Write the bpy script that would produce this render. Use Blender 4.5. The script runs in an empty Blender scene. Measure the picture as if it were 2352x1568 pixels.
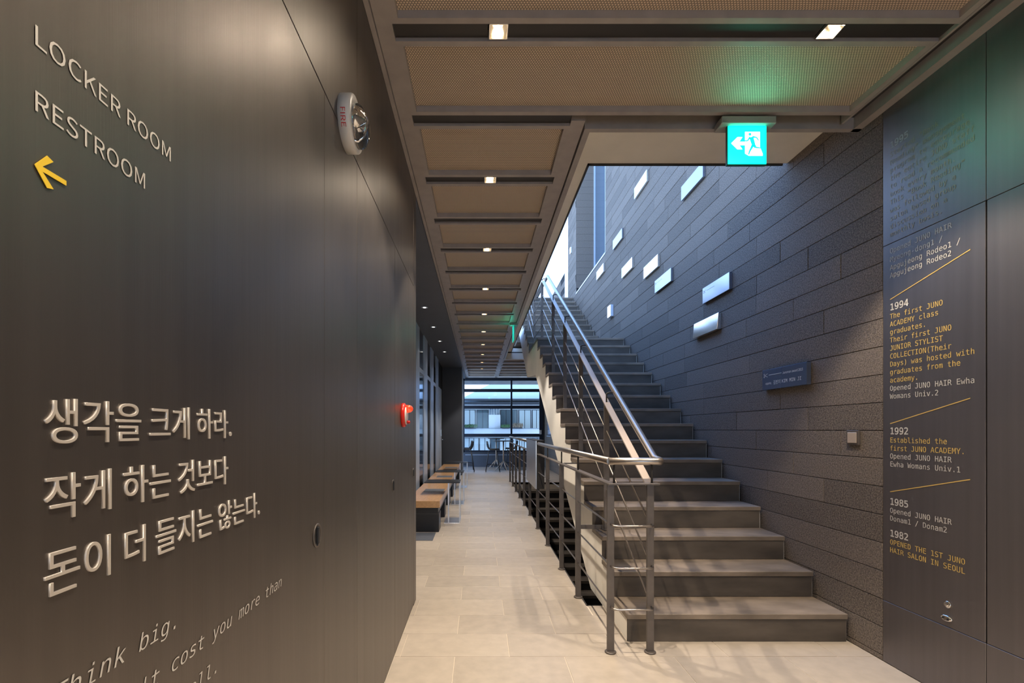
import bpy, math, random, os
from mathutils import Vector, Matrix

random.seed(7)
C = bpy.context.scene
COL = C.collection
PI = math.pi
EYE = 1.26                      # camera height, metres
FPX = 1111.0                    # focal length in pixels of a 2352 px wide frame
UX, UY = 1101.0, 986.0          # where the corridor vanishes

# ------------------------------------------------------------------ camera
cd = bpy.data.cameras.new('camera'); cam = bpy.data.objects.new('camera', cd); COL.objects.link(cam)
cam.location = (0, 0, EYE); cam.rotation_euler = (PI/2, 0, 0)
cd.sensor_fit = 'HORIZONTAL'; cd.sensor_width = 36.0; cd.lens = 36.0*FPX/2352
cd.shift_x = (1176-UX)/2352; cd.shift_y = (UY-784)/2352
cd.clip_start = 0.05; cd.clip_end = 300
C.camera = cam

# ------------------------------------------------------------------ world, exposure
w = bpy.data.worlds.new('sky'); C.world = w; w.use_nodes = True
nt = w.node_tree; nt.nodes.clear()
tc = nt.nodes.new('ShaderNodeTexCoord'); sp = nt.nodes.new('ShaderNodeSeparateXYZ')
cr = nt.nodes.new('ShaderNodeValToRGB'); bg = nt.nodes.new('ShaderNodeBackground'); wo = nt.nodes.new('ShaderNodeOutputWorld')
cr.color_ramp.elements[0].position = 0.0; cr.color_ramp.elements[0].color = (0.55, 0.75, 1.0, 1)
cr.color_ramp.elements[1].position = 0.8; cr.color_ramp.elements[1].color = (0.20, 0.43, 1.0, 1)
nt.links.new(tc.outputs['Generated'], sp.inputs[0]); nt.links.new(sp.outputs['Z'], cr.inputs[0])
nt.links.new(cr.outputs[0], bg.inputs[0]); bg.inputs[1].default_value = 3.3
nt.links.new(bg.outputs[0], wo.inputs[0])
sd = bpy.data.lights.new('facade_fill_sun', 'SUN'); sd.energy = 6.0; sd.angle = math.radians(35); sd.color = (.90, .95, 1.0)  # sun added to brighten the opposite building, the sky itself is overcast
so_ = bpy.data.objects.new('facade_fill_sun', sd); COL.objects.link(so_)
so_.rotation_euler = Vector((.62, -.50, .60)).to_track_quat('Z', 'Y').to_euler()
vs = C.view_settings
vs.view_transform = 'Standard'; vs.look = 'None'; vs.gamma = 1; vs.use_curve_mapping = False; vs.exposure = 0.38
C.cycles.max_bounces = 8; C.cycles.diffuse_bounces = 4; C.cycles.glossy_bounces = 4
C.cycles.transparent_max_bounces = 12; C.cycles.sample_clamp_indirect = 4.0
C.cycles.caustics_reflective = False; C.cycles.caustics_refractive = False

LAMP_W = 125.0                   # watts of one corridor downlight
LAMP_C = (1.0, 0.84, 0.66)

# ------------------------------------------------------------------ materials
MATS = {}
def mat(name, base, rough=0.5, metal=0.0, spec=0.5, emit=None, estr=0.0, bump=None, vary=None, stretch=None, trans=0.0, rand=0.0, coat=0.0, rvar=0.0):
    """bump=(scale,strength,distance) vary=(scale,amount) stretch=(sx,sy,sz) of object coordinates"""
    m = bpy.data.materials.new(name); m.use_nodes = True
    n = m.node_tree.nodes; l = m.node_tree.links; b = n['Principled BSDF']
    b.inputs['Base Color'].default_value = (*base, 1); b.inputs['Roughness'].default_value = rough
    b.inputs['Metallic'].default_value = metal; b.inputs['Specular IOR Level'].default_value = spec
    if coat: b.inputs['Coat Weight'].default_value = coat; b.inputs['Coat Roughness'].default_value = 0.15
    if trans: b.inputs['Transmission Weight'].default_value = trans; b.inputs['IOR'].default_value = 1.45
    if emit: b.inputs['Emission Color'].default_value = (*emit, 1); b.inputs['Emission Strength'].default_value = estr
    geo = n.new('ShaderNodeNewGeometry'); mp = n.new('ShaderNodeMapping')
    if stretch: mp.inputs['Scale'].default_value = stretch
    l.new(geo.outputs['Position'], mp.inputs[0])
    if bump:
        t = n.new('ShaderNodeTexNoise'); t.inputs['Scale'].default_value = bump[0]; t.inputs['Detail'].default_value = 3
        bm_ = n.new('ShaderNodeBump'); bm_.inputs['Strength'].default_value = bump[1]; bm_.inputs['Distance'].default_value = bump[2]
        l.new(mp.outputs[0], t.inputs['Vector']); l.new(t.outputs[0], bm_.inputs['Height']); l.new(bm_.outputs[0], b.inputs['Normal'])
    if vary or rand:
        mul = n.new('ShaderNodeHueSaturation'); mul.inputs['Color'].default_value = (*base, 1)
        add = n.new('ShaderNodeMath'); add.operation = 'ADD'; add.inputs[0].default_value = 1.0; add.inputs[1].default_value = 0.0
        l.new(add.outputs[0], mul.inputs['Value']); l.new(mul.outputs[0], b.inputs['Base Color'])
        if vary:
            t2 = n.new('ShaderNodeTexNoise'); t2.inputs['Scale'].default_value = vary[0]; t2.inputs['Detail'].default_value = 6
            mr = n.new('ShaderNodeMapRange'); mr.inputs[1].default_value = .3; mr.inputs[2].default_value = .7
            mr.inputs[3].default_value = 1-vary[1]; mr.inputs[4].default_value = 1+vary[1]
            l.new(mp.outputs[0], t2.inputs['Vector']); l.new(t2.outputs[0], mr.inputs[0]); l.new(mr.outputs[0], add.inputs[0])
        if rand:
            oi = n.new('ShaderNodeObjectInfo'); m2 = n.new('ShaderNodeMapRange')
            m2.inputs[3].default_value = -rand; m2.inputs[4].default_value = rand
            l.new(oi.outputs['Random'], m2.inputs[0]); l.new(m2.outputs[0], add.inputs[1])
    if rvar:
        t3 = n.new('ShaderNodeTexNoise'); t3.inputs['Scale'].default_value = 2.2; t3.inputs['Detail'].default_value = 5
        m3 = n.new('ShaderNodeMapRange'); m3.inputs[3].default_value = rough-rvar; m3.inputs[4].default_value = rough+rvar
        l.new(mp.outputs[0], t3.inputs['Vector']); l.new(t3.outputs[0], m3.inputs[0]); l.new(m3.outputs[0], b.inputs['Roughness'])
    MATS[name] = m
    return m

M_wall = mat('hairline bronze steel', (.150, .133, .122), .40, .88, bump=(60, .10, .002), vary=(6, .05), stretch=(6, 6, .12), rvar=.05)
M_wall_r = mat('hairline dark steel panel', (.215, .20, .205), .46, .92, bump=(60, .10, .002), vary=(6, .05), stretch=(6, 6, .12), rvar=.05)
M_back = mat('black joint', (.006, .006, .006), .8)
M_frame = mat('taupe painted steel', (.36, .32, .30), .45, .0, vary=(12, .08))
M_dark = mat('dark painted steel', (.030, .027, .026), .5)
M_navy = mat('charcoal painted board', (.085, .095, .118), .55, vary=(3, .05))
M_beige = mat('cream plaster', (.92, .88, .80), .7, vary=(4, .04), bump=(90, .1, .002))
M_stone = mat('flamed basalt', (.165, .136, .112), .72, bump=(200, 1.0, .006), vary=(120, .60), rand=.17, spec=.35)
M_stone_gap = mat('stone joint', (.008, .008, .009), .9)
M_tile = mat('sand limestone', (.43, .375, .315), .36, bump=(60, .05, .001), vary=(14, .08), rand=.085, rvar=.06)
M_grout = mat('pale grout', (.60, .53, .44), .7)
M_tread = mat('basalt in lit tone', (.205, .165, .128), .50, vary=(7, .38), bump=(80, .1, .002), rand=.10, stretch=(.5, 1, 1))  # same stone as the risers, light on the tops put into the colour
M_riser = mat('basalt in shaded tone', (.086, .070, .056), .55, vary=(6, .40), bump=(80, .1, .002), rand=.12, stretch=(.5, 1, 1.5))  # same stone as the treads, darkened in colour for the shaded fronts
M_step_low = mat('concrete basement step', (.075, .070, .064), .6, vary=(9, .15))
M_post = mat('bronze lacquered steel', (.125, .108, .098), .42, .3, vary=(30, .08))
M_tube = mat('brushed stainless tube', (.46, .42, .385), .36, 1.0, bump=(200, .05, .001))
M_flat = mat('satin steel bar', (.56, .465, .38), .40, .3)  # for the sloping rail, warm lamplight is put into this beige
M_rod = mat('stainless rod', (.40, .36, .33), .3, 1.0)
M_steel = mat('brushed stainless sheet', (.78, .79, .82), .30, 1.0, bump=(80, .1, .001), stretch=(6, 6, .1))
M_wood = mat('oak bench top', (.50, .285, .13), .30, vary=(18, .14), stretch=(3, .35, 3), coat=.3)
M_black = mat('black lacquer', (.012, .012, .014), .35)
M_blackpl = mat('black plastic', (.018, .019, .022), .42)
M_glassblk = mat('dark glazing', (.006, .007, .009), .08, spec=.6)
M_mull = mat('grey aluminium', (.58, .66, .80), .33, .35)
M_white = mat('white letter', (.56, .54, .51), .5)
M_relief = mat('satin nickel letter', (.62, .57, .52), .38, .35)
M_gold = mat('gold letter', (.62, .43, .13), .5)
M_ghost = mat('gold letter dulled for glare', (.28, .25, .17), .45, .3)  # gold letters, dulled in colour to look washed by glare
M_ghostw = mat('white letter dulled for glare', (.44, .46, .50), .5)  # white letters, greyed in colour to look washed by glare
M_yellow = mat('yellow letter', (.75, .52, .03), .45)
M_plqs = mat('plaque tinted for white reflection', (.92, .93, .94), .12, .95)  # plaque metal whitened, the sky reflection is put into its colour
M_plq = mat('plaque tinted for pale blue reflection', (.36, .40, .50), .18, .92, vary=(5, .04))  # plaque metal with a bluish reflection put into its colour
M_plqb = mat('plaque tinted for dark blue reflection', (.20, .26, .40), .25, .7)  # plaque metal with a dark blue reflection put into its colour
M_plqt = mat('engraved white', (.75, .76, .78), .5)
M_whitepl = mat('white plastic', (.70, .68, .66), .35)
M_red = mat('faintly glowing red plastic', (.62, .02, .012), .3, emit=(1, .02, .01), estr=.04)  # faint glow painted into the alarm body, only its dome is a lamp
M_redlens = mat('red lens', (.85, .03, .01), .08, emit=(1, .05, .01), estr=.9, coat=1)
M_redtxt = mat('red print', (.50, .012, .012), .5)
M_chrome = mat('chrome', (.75, .72, .68), .08, 1.0)
M_clear = mat('clear lens', (.96, .97, .98), .03, trans=.95)
M_bulb = mat('lamp', (1, 1, 1), .5, emit=(1.0, .83, .60), estr=42)
M_bulbs = mat('small lamp', (1, 1, 1), .5, emit=(1.0, .92, .82), estr=2.5)
M_bulbw = mat('wall lamp lens', (1, 1, 1), .5, emit=(.86, .93, 1.0), estr=2.2)
M_refl = mat('lamp reflector', (.85, .80, .72), .12, 1.0)
M_exit_g = mat('exit sign green', (.0, .4, .3), .4, emit=(.0, .80, .60), estr=1.9)
M_exit_d = mat('dim exit sign green', (.0, .4, .3), .4, emit=(.0, .80, .60), estr=.8)
M_exit_w = mat('exit sign white', (.9, .9, .9), .4, emit=(.86, 1, .98), estr=2.6)
M_exitbox = mat('grey plastic housing', (.30, .29, .27), .5)
M_green_edge = mat('green sign edge', (.01, .10, .075), .3)
M_leaf = mat('green leaf', (.07, .15, .05), .6, rand=.3)
M_leafdry = mat('dry reed', (.33, .24, .16), .8)
M_roof = mat('blue grey roof sheet', (.26, .31, .36), .5)
M_fac = mat('pale render', (.66, .68, .70), .8)
M_curt = mat('pale curtain', (.60, .66, .66), .8)
M_pane = mat('far window glass', (.12, .16, .18), .12, spec=.8)
M_outfr = mat('dark window frame', (.05, .055, .07), .5)
M_ground = mat('outdoor paving', (.55, .56, .58), .8)
M_winfr = mat('navy window frame', (.022, .028, .045), .35, .3)

def weave_mat():
    m = bpy.data.materials.new('woven brown mesh'); m.use_nodes = True
    n = m.node_tree.nodes; l = m.node_tree.links; b = n['Principled BSDF']
    geo = n.new('ShaderNodeNewGeometry'); s = n.new('ShaderNodeSeparateXYZ'); l.new(geo.outputs['Position'], s.inputs[0])
    def math_(op, a, bb=None, c=None):
        q = n.new('ShaderNodeMath'); q.operation = op
        for i, v in enumerate((a, bb, c)):
            if v is None: continue
            if isinstance(v, (int, float)): q.inputs[i].default_value = v
            else: l.new(v, q.inputs[i])
        return q.outputs[0]
    # plain weave: rows along Y of 9 mm, threads along X of 12 mm, every other row shifted by half
    v = math_('MULTIPLY', s.outputs['Y'], 1/.0105)
    row = math_('FLOOR', v)
    par = math_('MULTIPLY', math_('MODULO', math_('ABSOLUTE', row), 2.0), .5)
    u = math_('ADD', math_('MULTIPLY', s.outputs['X'], 1/.0125), par)
    fu = math_('SUBTRACT', math_('FRACT', math_('ADD', u, 200.0)), .5)
    fv = math_('SUBTRACT', math_('FRACT', math_('ADD', v, 200.0)), .5)
    d = math_('SQRT', math_('ADD', math_('POWER', math_('ABSOLUTE', math_('MULTIPLY', fu, 1.15)), 2.0), math_('POWER', math_('ABSOLUTE', fv), 2.0)))
    cr = n.new('ShaderNodeValToRGB'); l.new(d, cr.inputs[0])
    e = cr.color_ramp.elements
    e[0].position = .08; e[0].color = (.92, .76, .57, 1); e[1].position = .50; e[1].color = (.27, .21, .16, 1)
    x = e.new(.30); x.color = (.72, .58, .43, 1)
    l.new(cr.outputs[0], b.inputs['Base Color']); b.inputs['Roughness'].default_value = .5
    bp = n.new('ShaderNodeBump'); bp.invert = True; bp.inputs['Strength'].default_value = .7; bp.inputs['Distance'].default_value = .004
    l.new(d, bp.inputs['Height']); l.new(bp.outputs[0], b.inputs['Normal'])
    return m
M_weave = weave_mat()

def pane_mat():
    m = bpy.data.materials.new('window glass'); m.use_nodes = True
    n = m.node_tree.nodes; l = m.node_tree.links; n.clear()
    o = n.new('ShaderNodeOutputMaterial'); mx = n.new('ShaderNodeMixShader'); t = n.new('ShaderNodeBsdfTransparent')
    g = n.new('ShaderNodeBsdfGlossy'); g.inputs['Roughness'].default_value = .02
    f = n.new('ShaderNodeFresnel'); f.inputs[0].default_value = 1.35
    t.inputs[0].default_value = (.88, .93, .96, 1)
    l.new(f.outputs[0], mx.inputs[0]); l.new(t.outputs[0], mx.inputs[1]); l.new(g.outputs[0], mx.inputs[2]); l.new(mx.outputs[0], o.inputs[0])
    return m
M_glass = pane_mat()

# ------------------------------------------------------------------ mesh helpers
class MB:
    def __init__(s): s.v = []; s.f = []; s.smooth = []
    def add(s, vs_, fs, smooth=False):
        o = len(s.v); s.v += [tuple(p) for p in vs_]
        for f in fs: s.f.append([i+o for i in f]); s.smooth.append(smooth)
        return s
    def box(s, x0, x1, y0, y1, z0, z1):
        vs_ = [(x, y, z) for x in (x0, x1) for y in (y0, y1) for z in (z0, z1)]
        return s.add(vs_, [(0, 1, 3, 2), (4, 6, 7, 5), (0, 4, 5, 1), (2, 3, 7, 6), (0, 2, 6, 4), (1, 5, 7, 3)])
    def cbox(s, x0, x1, y0, y1, z0, z1, c=.003):
        """box with chamfered edges (the 24-vertex kind)"""
        vs_ = []; idx = {}
        X = (x0, x1); Y = (y0, y1); Z = (z0, z1)
        for i in (0, 1):
            for j in (0, 1):
                for k in (0, 1):
                    dx = c if i == 0 else -c; dy = c if j == 0 else -c; dz = c if k == 0 else -c
                    idx[i, j, k, 'x'] = len(vs_); vs_.append((X[i], Y[j]+dy, Z[k]+dz))
                    idx[i, j, k, 'y'] = len(vs_); vs_.append((X[i]+dx, Y[j], Z[k]+dz))
                    idx[i, j, k, 'z'] = len(vs_); vs_.append((X[i]+dx, Y[j]+dy, Z[k]))
        F = []
        def g(i, j, k, a): return idx[i, j, k, a]
        for i in (0, 1):
            q = [g(i, 0, 0, 'x'), g(i, 1, 0, 'x'), g(i, 1, 1, 'x'), g(i, 0, 1, 'x')]; F.append(q if i else q[::-1])
            q = [g(0, i, 0, 'y'), g(0, i, 1, 'y'), g(1, i, 1, 'y'), g(1, i, 0, 'y')]; F.append(q if i else q[::-1])
            q = [g(0, 0, i, 'z'), g(1, 0, i, 'z'), g(1, 1, i, 'z'), g(0, 1, i, 'z')]; F.append(q if i else q[::-1])
        for a in (0, 1):
            for b in (0, 1):
                q = [g(0, a, b, 'y'), g(1, a, b, 'y'), g(1, a, b, 'z'), g(0, a, b, 'z')]; F.append(q if (a == b) else q[::-1])
                q = [g(a, 0, b, 'x'), g(a, 1, b, 'x'), g(a, 1, b, 'z'), g(a, 0, b, 'z')]; F.append(q[::-1] if (a == b) else q)
                q = [g(a, b, 0, 'x'), g(a, b, 1, 'x'), g(a, b, 1, 'y'), g(a, b, 0, 'y')]; F.append(q if (a == b) else q[::-1])
        for i in (0, 1):
            for j in (0, 1):
                for k in (0, 1):
                    q = [g(i, j, k, 'x'), g(i, j, k, 'y'), g(i, j, k, 'z')]
                    F.append(q if ((i+j+k) % 2 == 1) else q[::-1])
        return s.add(vs_, F)
    def prism_yz(s, pts, x0, x1):
        n = len(pts)
        vs_ = [(x0, y, z) for y, z in pts]+[(x1, y, z) for y, z in pts]
        return s.add(vs_, [list(range(n))[::-1], list(range(n, 2*n))]+[(i, (i+1) % n, n+(i+1) % n, n+i) for i in range(n)])
    def prism(s, pts, fn, d0, d1):
        """outline pts (u,v) placed with fn(u,v,d)"""
        n = len(pts)
        vs_ = [fn(u, v, d0) for u, v in pts]+[fn(u, v, d1) for u, v in pts]
        return s.add(vs_, [list(range(n))[::-1], list(range(n, 2*n))]+[(i, (i+1) % n, n+(i+1) % n, n+i) for i in range(n)])
    def tube(s, pts, r, n=12, cap=True, r2=None):
        P = [Vector(p) for p in pts]; rings = []; prev = None
        for i, p in enumerate(P):
            a = (P[i]-P[i-1]).normalized() if i else None
            b = (P[i+1]-P[i]).normalized() if i < len(P)-1 else None
            t = ((a+b).normalized() if a is not None and b is not None and (a+b).length > 1e-6 else (b if a is None else a))
            if prev is None:
                up = Vector((0, 0, 1)) if abs(t.z) < .9 else Vector((1, 0, 0)); u = t.cross(up).normalized()
            else: u = (prev-t*prev.dot(t)).normalized()
            prev = u; v = t.cross(u)
            k = 1.0
            if a is not None and b is not None: k = 1/max(.6, math.sqrt(max(.0, (1+a.dot(b))/2)))
            rr = r if r2 is None else r+(r2-r)*i/(len(P)-1)
            rings.append([p+(u*math.cos(2*PI*j/n)+v*math.sin(2*PI*j/n))*rr*(k if i not in (0, len(P)-1) else 1) for j in range(n)])
        vs_ = [q for R in rings for q in R]; F = []
        for i in range(len(rings)-1):
            for j in range(n):
                F.append((i*n+j, i*n+(j+1) % n, (i+1)*n+(j+1) % n, (i+1)*n+j))
        s.add(vs_, F, True)
        if cap:
            o = len(s.v)-len(vs_)
            s.f.append([o+j for j in range(n)][::-1]); s.smooth.append(False)
            s.f.append([o+(len(rings)-1)*n+j for j in range(n)]); s.smooth.append(False)
        return s
    def lathe(s, prof, origin, axis='x', n=28, sx=1.0, sgn=1, ly=1.0):
        """prof: list of (radius, height) along +axis from origin"""
        o = Vector(origin); vs_ = []
        for r, h in prof:
            for j in range(n):
                a = 2*PI*j/n; c, d = r*math.cos(a)*ly, r*math.sin(a)
                vs_.append(o+(Vector((sgn*h, c, d)) if axis == 'x' else Vector((c, d, sgn*h)) if axis == 'z' else Vector((c, sgn*h, d))))
        F = []
        for i in range(len(prof)-1):
            for j in range(n): F.append((i*n+j, i*n+(j+1) % n, (i+1)*n+(j+1) % n, (i+1)*n+j))
        s.add(vs_, F, True); b = len(s.v)-len(vs_)
        s.f.append([b+j for j in range(n)][::-1]); s.smooth.append(False)
        s.f.append([b+(len(prof)-1)*n+j for j in range(n)]); s.smooth.append(False)
        return s
    def mesh(s, name, m):
        me = bpy.data.meshes.new(name); me.from_pydata(s.v, [], s.f); me.validate()
        if len(me.polygons) == len(s.smooth): me.polygons.foreach_set('use_smooth', s.smooth)
        if m: me.materials.append(m)
        import bmesh
        b = bmesh.new(); b.from_mesh(me); bmesh.ops.recalc_face_normals(b, faces=b.faces); b.to_mesh(me); b.free()
        me.update()
        return me
    def obj(s, name, m, parent=None, label=None, kind=None):
        return link(name, s.mesh(name, m), parent, label, kind)

def link(name, data, parent=None, label=None, kind=None):
    o = bpy.data.objects.new(name, data); COL.objects.link(o)
    if parent is not None:
        o.parent = parent
        inv = Matrix.Identity(4); p = parent
        while p is not None: inv = Matrix.Translation(p.location) @ inv; p = p.parent
        o.location = -(inv.translation)          # children are modelled in world coordinates
    if label: o['label'] = label
    if kind: o['kind'] = kind
    return o
def thing(name, label, cat, loc=(0, 0, 0), group=None):
    o = bpy.data.objects.new(name, None); COL.objects.link(o); o.location = loc; o.empty_display_size = .1
    o['label'] = label; o['category'] = cat
    if group: o['group'] = group
    return o
def tag(o, label, cat, group=None):
    o['label'] = label; o['category'] = cat
    if group: o['group'] = group
    return o
def struct(name, label=None, loc=(0, 0, 0)):
    o = bpy.data.objects.new(name, None); COL.objects.link(o); o.location = loc; o['kind'] = 'structure'
    if label: o['label'] = label
    return o
def copy_thing(src, loc, label):
    c = src.copy(); COL.objects.link(c); c.location = loc; c['label'] = label
    for ch in list(src.children):
        k = ch.copy(); COL.objects.link(k); k.parent = c
        for g in list(ch.children):
            q = g.copy(); COL.objects.link(q); q.parent = k
    return c

# ------------------------------------------------------------------ lettering
FONTDIR = os.path.join(bpy.utils.system_resource('DATAFILES'), 'fonts')
def font(fn):
    try: return bpy.data.fonts.load(os.path.join(FONTDIR, fn))
    except Exception: return None
F_MONO = font('DejaVuSansMono.woff2'); F_SANS = font('Inter.woff2'); F_CJK = font('Noto Sans CJK Regular.woff2')
def text_mesh(s, f, offset=0.0, extrude=0.0, bevel=0.0, shear=0.0, res=3, space=1.0):
    cu = bpy.data.curves.new('t', 'FONT'); cu.body = s
    if f: cu.font = f
    cu.size = 1; cu.offset = offset; cu.extrude = extrude; cu.bevel_depth = bevel; cu.bevel_resolution = 1
    cu.shear = shear; cu.resolution_u = res; cu.space_character = space; cu.fill_mode = 'FRONT' if extrude == 0 else 'BOTH'
    o = bpy.data.objects.new('t', cu); COL.objects.link(o)
    dg = bpy.context.evaluated_depsgraph_get(); dg.update()
    me = bpy.data.meshes.new_from_object(o.evaluated_get(dg))
    bpy.data.objects.remove(o); bpy.data.curves.remove(cu)
    return me
def bbox(me):
    xs = [v.co.x for v in me.vertices]; ys = [v.co.y for v in me.vertices]
    return (min(xs), max(xs), min(ys), max(ys)) if xs else (0, 1, 0, 1)
_hb = bbox(text_mesh('H', F_MONO)); _hb2 = bbox(text_mesh('HHHHHHHHHHH', F_MONO))
MONO_ADV = ((_hb2[1]-_hb2[0])-(_hb[1]-_hb[0]))/10; MONO_L = _hb[0]; MONO_CAP = _hb[3]
def shape_text(me, w, relief):
    """inset (w>0) or embolden (w<0) a flat lettering mesh along its outline, then raise it with a rounded top"""
    import bmesh
    b = bmesh.new(); b.from_mesh(me); bmesh.ops.remove_doubles(b, verts=b.verts, dist=1e-5)
    def inset(amount, only=None):
        mv = {}
        for v in b.verts:
            if only is not None and v not in only: continue
            ns = []
            for e in v.link_edges:
                fs_ = [f_ for f_ in e.link_faces if abs(f_.normal.z) > .5 and (only is None or all(q in only for q in f_.verts))]
                if len(fs_) != 1: continue
                a_ = e.other_vert(v).co-v.co; n_ = Vector((-a_.y, a_.x, 0))
                if n_.length < 1e-7: continue
                n_.normalize()
                mid = (e.other_vert(v).co+v.co)/2; c_ = fs_[0].calc_center_median()-mid
                if n_.dot(c_) < 0: n_ = -n_
                ns.append(n_)
            if len(ns) == 2:
                d_ = 1+ns[0].dot(ns[1])
                if d_ > .25: mv[v] = (ns[0]+ns[1])/d_*amount
                else: mv[v] = (ns[0]+ns[1])*amount
        for v, d_ in mv.items(): v.co += d_
    b.normal_update(); inset(w)
    if relief:
        for f_ in b.faces:
            if f_.normal.z < 0: f_.normal_flip()
        for hh, ii in ((relief*.65, 0), (relief*.35, .010)):
            tops = [f_ for f_ in b.faces if abs(f_.normal.z) > .5 and all(abs(v.co.z-max(q.co.z for q in b.verts)) < 1e-6 for v in f_.verts)]
            r_ = bmesh.ops.extrude_face_region(b, geom=tops)
            vs_ = {g_ for g_ in r_['geom'] if isinstance(g_, bmesh.types.BMVert)}
            bmesh.ops.delete(b, geom=tops, context='FACES_ONLY')
            for v in vs_: v.co.z += hh
            b.normal_update()
            if ii: inset(ii, vs_)
    b.to_mesh(me); b.free(); me.update()
def put_text(name, s, m, parent, place, fit=None, mono=None, label=None, depth=.0, **kw):
    """place(u,v,d)->world.  fit=(u0,u1,v0,v1) bounding box, or mono=(u0, baseline, pitch, capheight)"""
    f = kw.pop('f', None)
    weight = kw.pop('weight', 0.0); relief = kw.pop('relief', 0.0)
    me = text_mesh(s, f, **kw)
    if weight or relief: shape_text(me, weight, relief)
    if fit:
        a, b, c, d = bbox(me); kx = (fit[1]-fit[0])/(b-a); ky = (fit[3]-fit[2])/(d-c)
        fx = lambda x: fit[0]+(x-a)*kx; fy = lambda y: fit[2]+(y-c)*ky
    else:
        u0, v0, pitch, cap = mono; kx = pitch/MONO_ADV; ky = cap/MONO_CAP
        fx = lambda x: u0+(x-MONO_L)*kx; fy = lambda y: v0+y*ky
    for v in me.vertices: v.co = Vector(place(fx(v.co.x), fy(v.co.y), v.co.z*depth if depth else 0))
    me.materials.clear(); me.materials.append(m); me.name = name
    import bmesh
    b_ = bmesh.new(); b_.from_mesh(me); bmesh.ops.recalc_face_normals(b_, faces=b_.faces) if depth else None
    b_.to_mesh(me); b_.free()
    return link(name, me, parent, label)

# ------------------------------------------------------------------ key dimensions
XL, XR = -.470, 2.200           # left metal wall, right wall planes
ZC = 3.0                        # underside of the ceiling frames
YEND = 16.3                     # far glazed wall
R1, T1, Y1 = .1653, .2957, 2.872
XS0, XS1 = .880, 2.190          # stair edges
STEPS = [(Y1+(k-1)*T1, k*R1) for k in range(1, 17)]+[(8.61+(k-17)*.2985, 2.645+(k-16)*.1695) for k in range(17, 27)]
OPX, OPY0, OPY1 = .772, 3.465, 11.57   # floor opening of the basement stair
YS0, YS1 = 2.777, 11.86         # ceiling opening of the stair well
def nosing(y):
    if y < 7.31: return R1*(1+(y-Y1)/T1)
    if y < 8.61: return 2.645
    return 2.645+.1695*(1+(y-8.61)/.2985)
def tread_z(y):
    z = 0
    for sy, sz in STEPS:
        if y >= sy: z = sz
    return z

# ================================================================== FLOOR
fl = struct('floor', 'sand coloured limestone floor tiles laid in running bond')
g = MB()
g.box(-3.0, OPX, -6, YEND+.2, -.22, -.003); g.box(OPX, XR+.2, -6, OPY0, -.22, -.003); g.box(OPX, XR+.2, OPY1, YEND+.2, -.22, -.003)
g.obj('floor_slab', M_grout, fl)
tiles_far = MB(); proto = {}
PIT, ROW = .608, .2985
j = -4
while True:
    ya = 2.687+(j)*ROW; yb = ya+ROW
    if ya > YEND: break
    off = -.44 if j % 2 == 0 else -.136
    for i in range(-2, 6):
        xa = off+i*PIT; xb = xa+PIT
        if j in (17, 18, 19, 20, 21, 22) and i == 0: xa, xb = off, off+PIT
        xa2, xb2 = max(xa, -1.0), min(xb, XR)
        if xb2-xa2 < .03: continue
        if ya < 3.5 and xb2 < XL: continue
        if ya < 3.5: xa2 = max(xa2, XL-.002)
        pieces = [(xa2, xb2, ya, yb)]
        if yb > OPY0 and ya < OPY1 and xb2 > OPX:
            pieces = []
            if xa2 < OPX-.02: pieces.append((xa2, OPX-.004, ya, yb))
            if ya < OPY0-.03: pieces.append((max(xa2, OPX-.004), xb2, ya, OPY0))
            if yb > OPY1+.03: pieces.append((max(xa2, OPX-.004), xb2, OPY1, yb))
        for (a, b, c, d) in pieces:
            d = min(d, YEND)
            if b-a < .02 or d-c < .02: continue
            gp = .0019
            if c < 12.6:
                q = MB().cbox(a+gp, b-gp, c+gp, d-gp, -.02, random.choice((0, 0, .0004, -.0003)), .0012)
                q.obj('tile', M_tile, fl)
            else:
                tiles_far.box(a+gp, b-gp, c+gp, d-gp, -.02, 0)
    j += 1
tiles_far.obj('far_tiles', M_tile, fl, kind='stuff')
MB().box(OPX-.008, OPX, OPY0, OPY1, -.24, .004).box(OPX, XS0, OPY0-.006, OPY0, -.24, .002).obj('edge_angle', M_dark, fl, 'dark steel angle along the stair opening')
MB().box(-1.0, -.53, 5.48, 5.90, .0, .004).obj('floor_dark_rectangle', M_navy, fl, 'dark flat rectangle on the floor before the bench')  # thin dark rectangle laid on the tiles

# ================================================================== LEFT WALL
wl = struct('wall_left', 'dark hairline steel panel wall with signs')
MB().box(-.62, XL-.006, -6, 3.575, 0, 3.1).obj('backing', M_back, wl)
ZS = 2.285
def lpanel(y0, y1, z0, z1, g0=.0015, g1=.0015, gz0=.002, gz1=.002, name='panel'):
    return MB().cbox(XL-.012, XL, y0+g0, y1-g1, z0+gz0, z1-gz1, .0012).obj(name, M_wall, wl)
lpanel(-6, -.9, .0, ZS); lpanel(-.9, 1.467, .0, ZS, g1=.0005)
lpanel(1.467, 1.858, .0, ZS, .0005, .0005); d1 = lpanel(1.858, 2.690, .012, ZS, name='door'); d2 = lpanel(2.690, 3.457, .012, ZS, name='door')
lpanel(3.459, 3.589, .0, 3.0, name='end_panel')
lpanel(-6, 1.858, ZS, 3.0); lpanel(1.858, 3.457, ZS, 3.0)
MB().box(-1.1, XL-.012, 3.577, 3.589, 0, 3.0).obj('end_panel', M_wall, wl)

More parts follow.
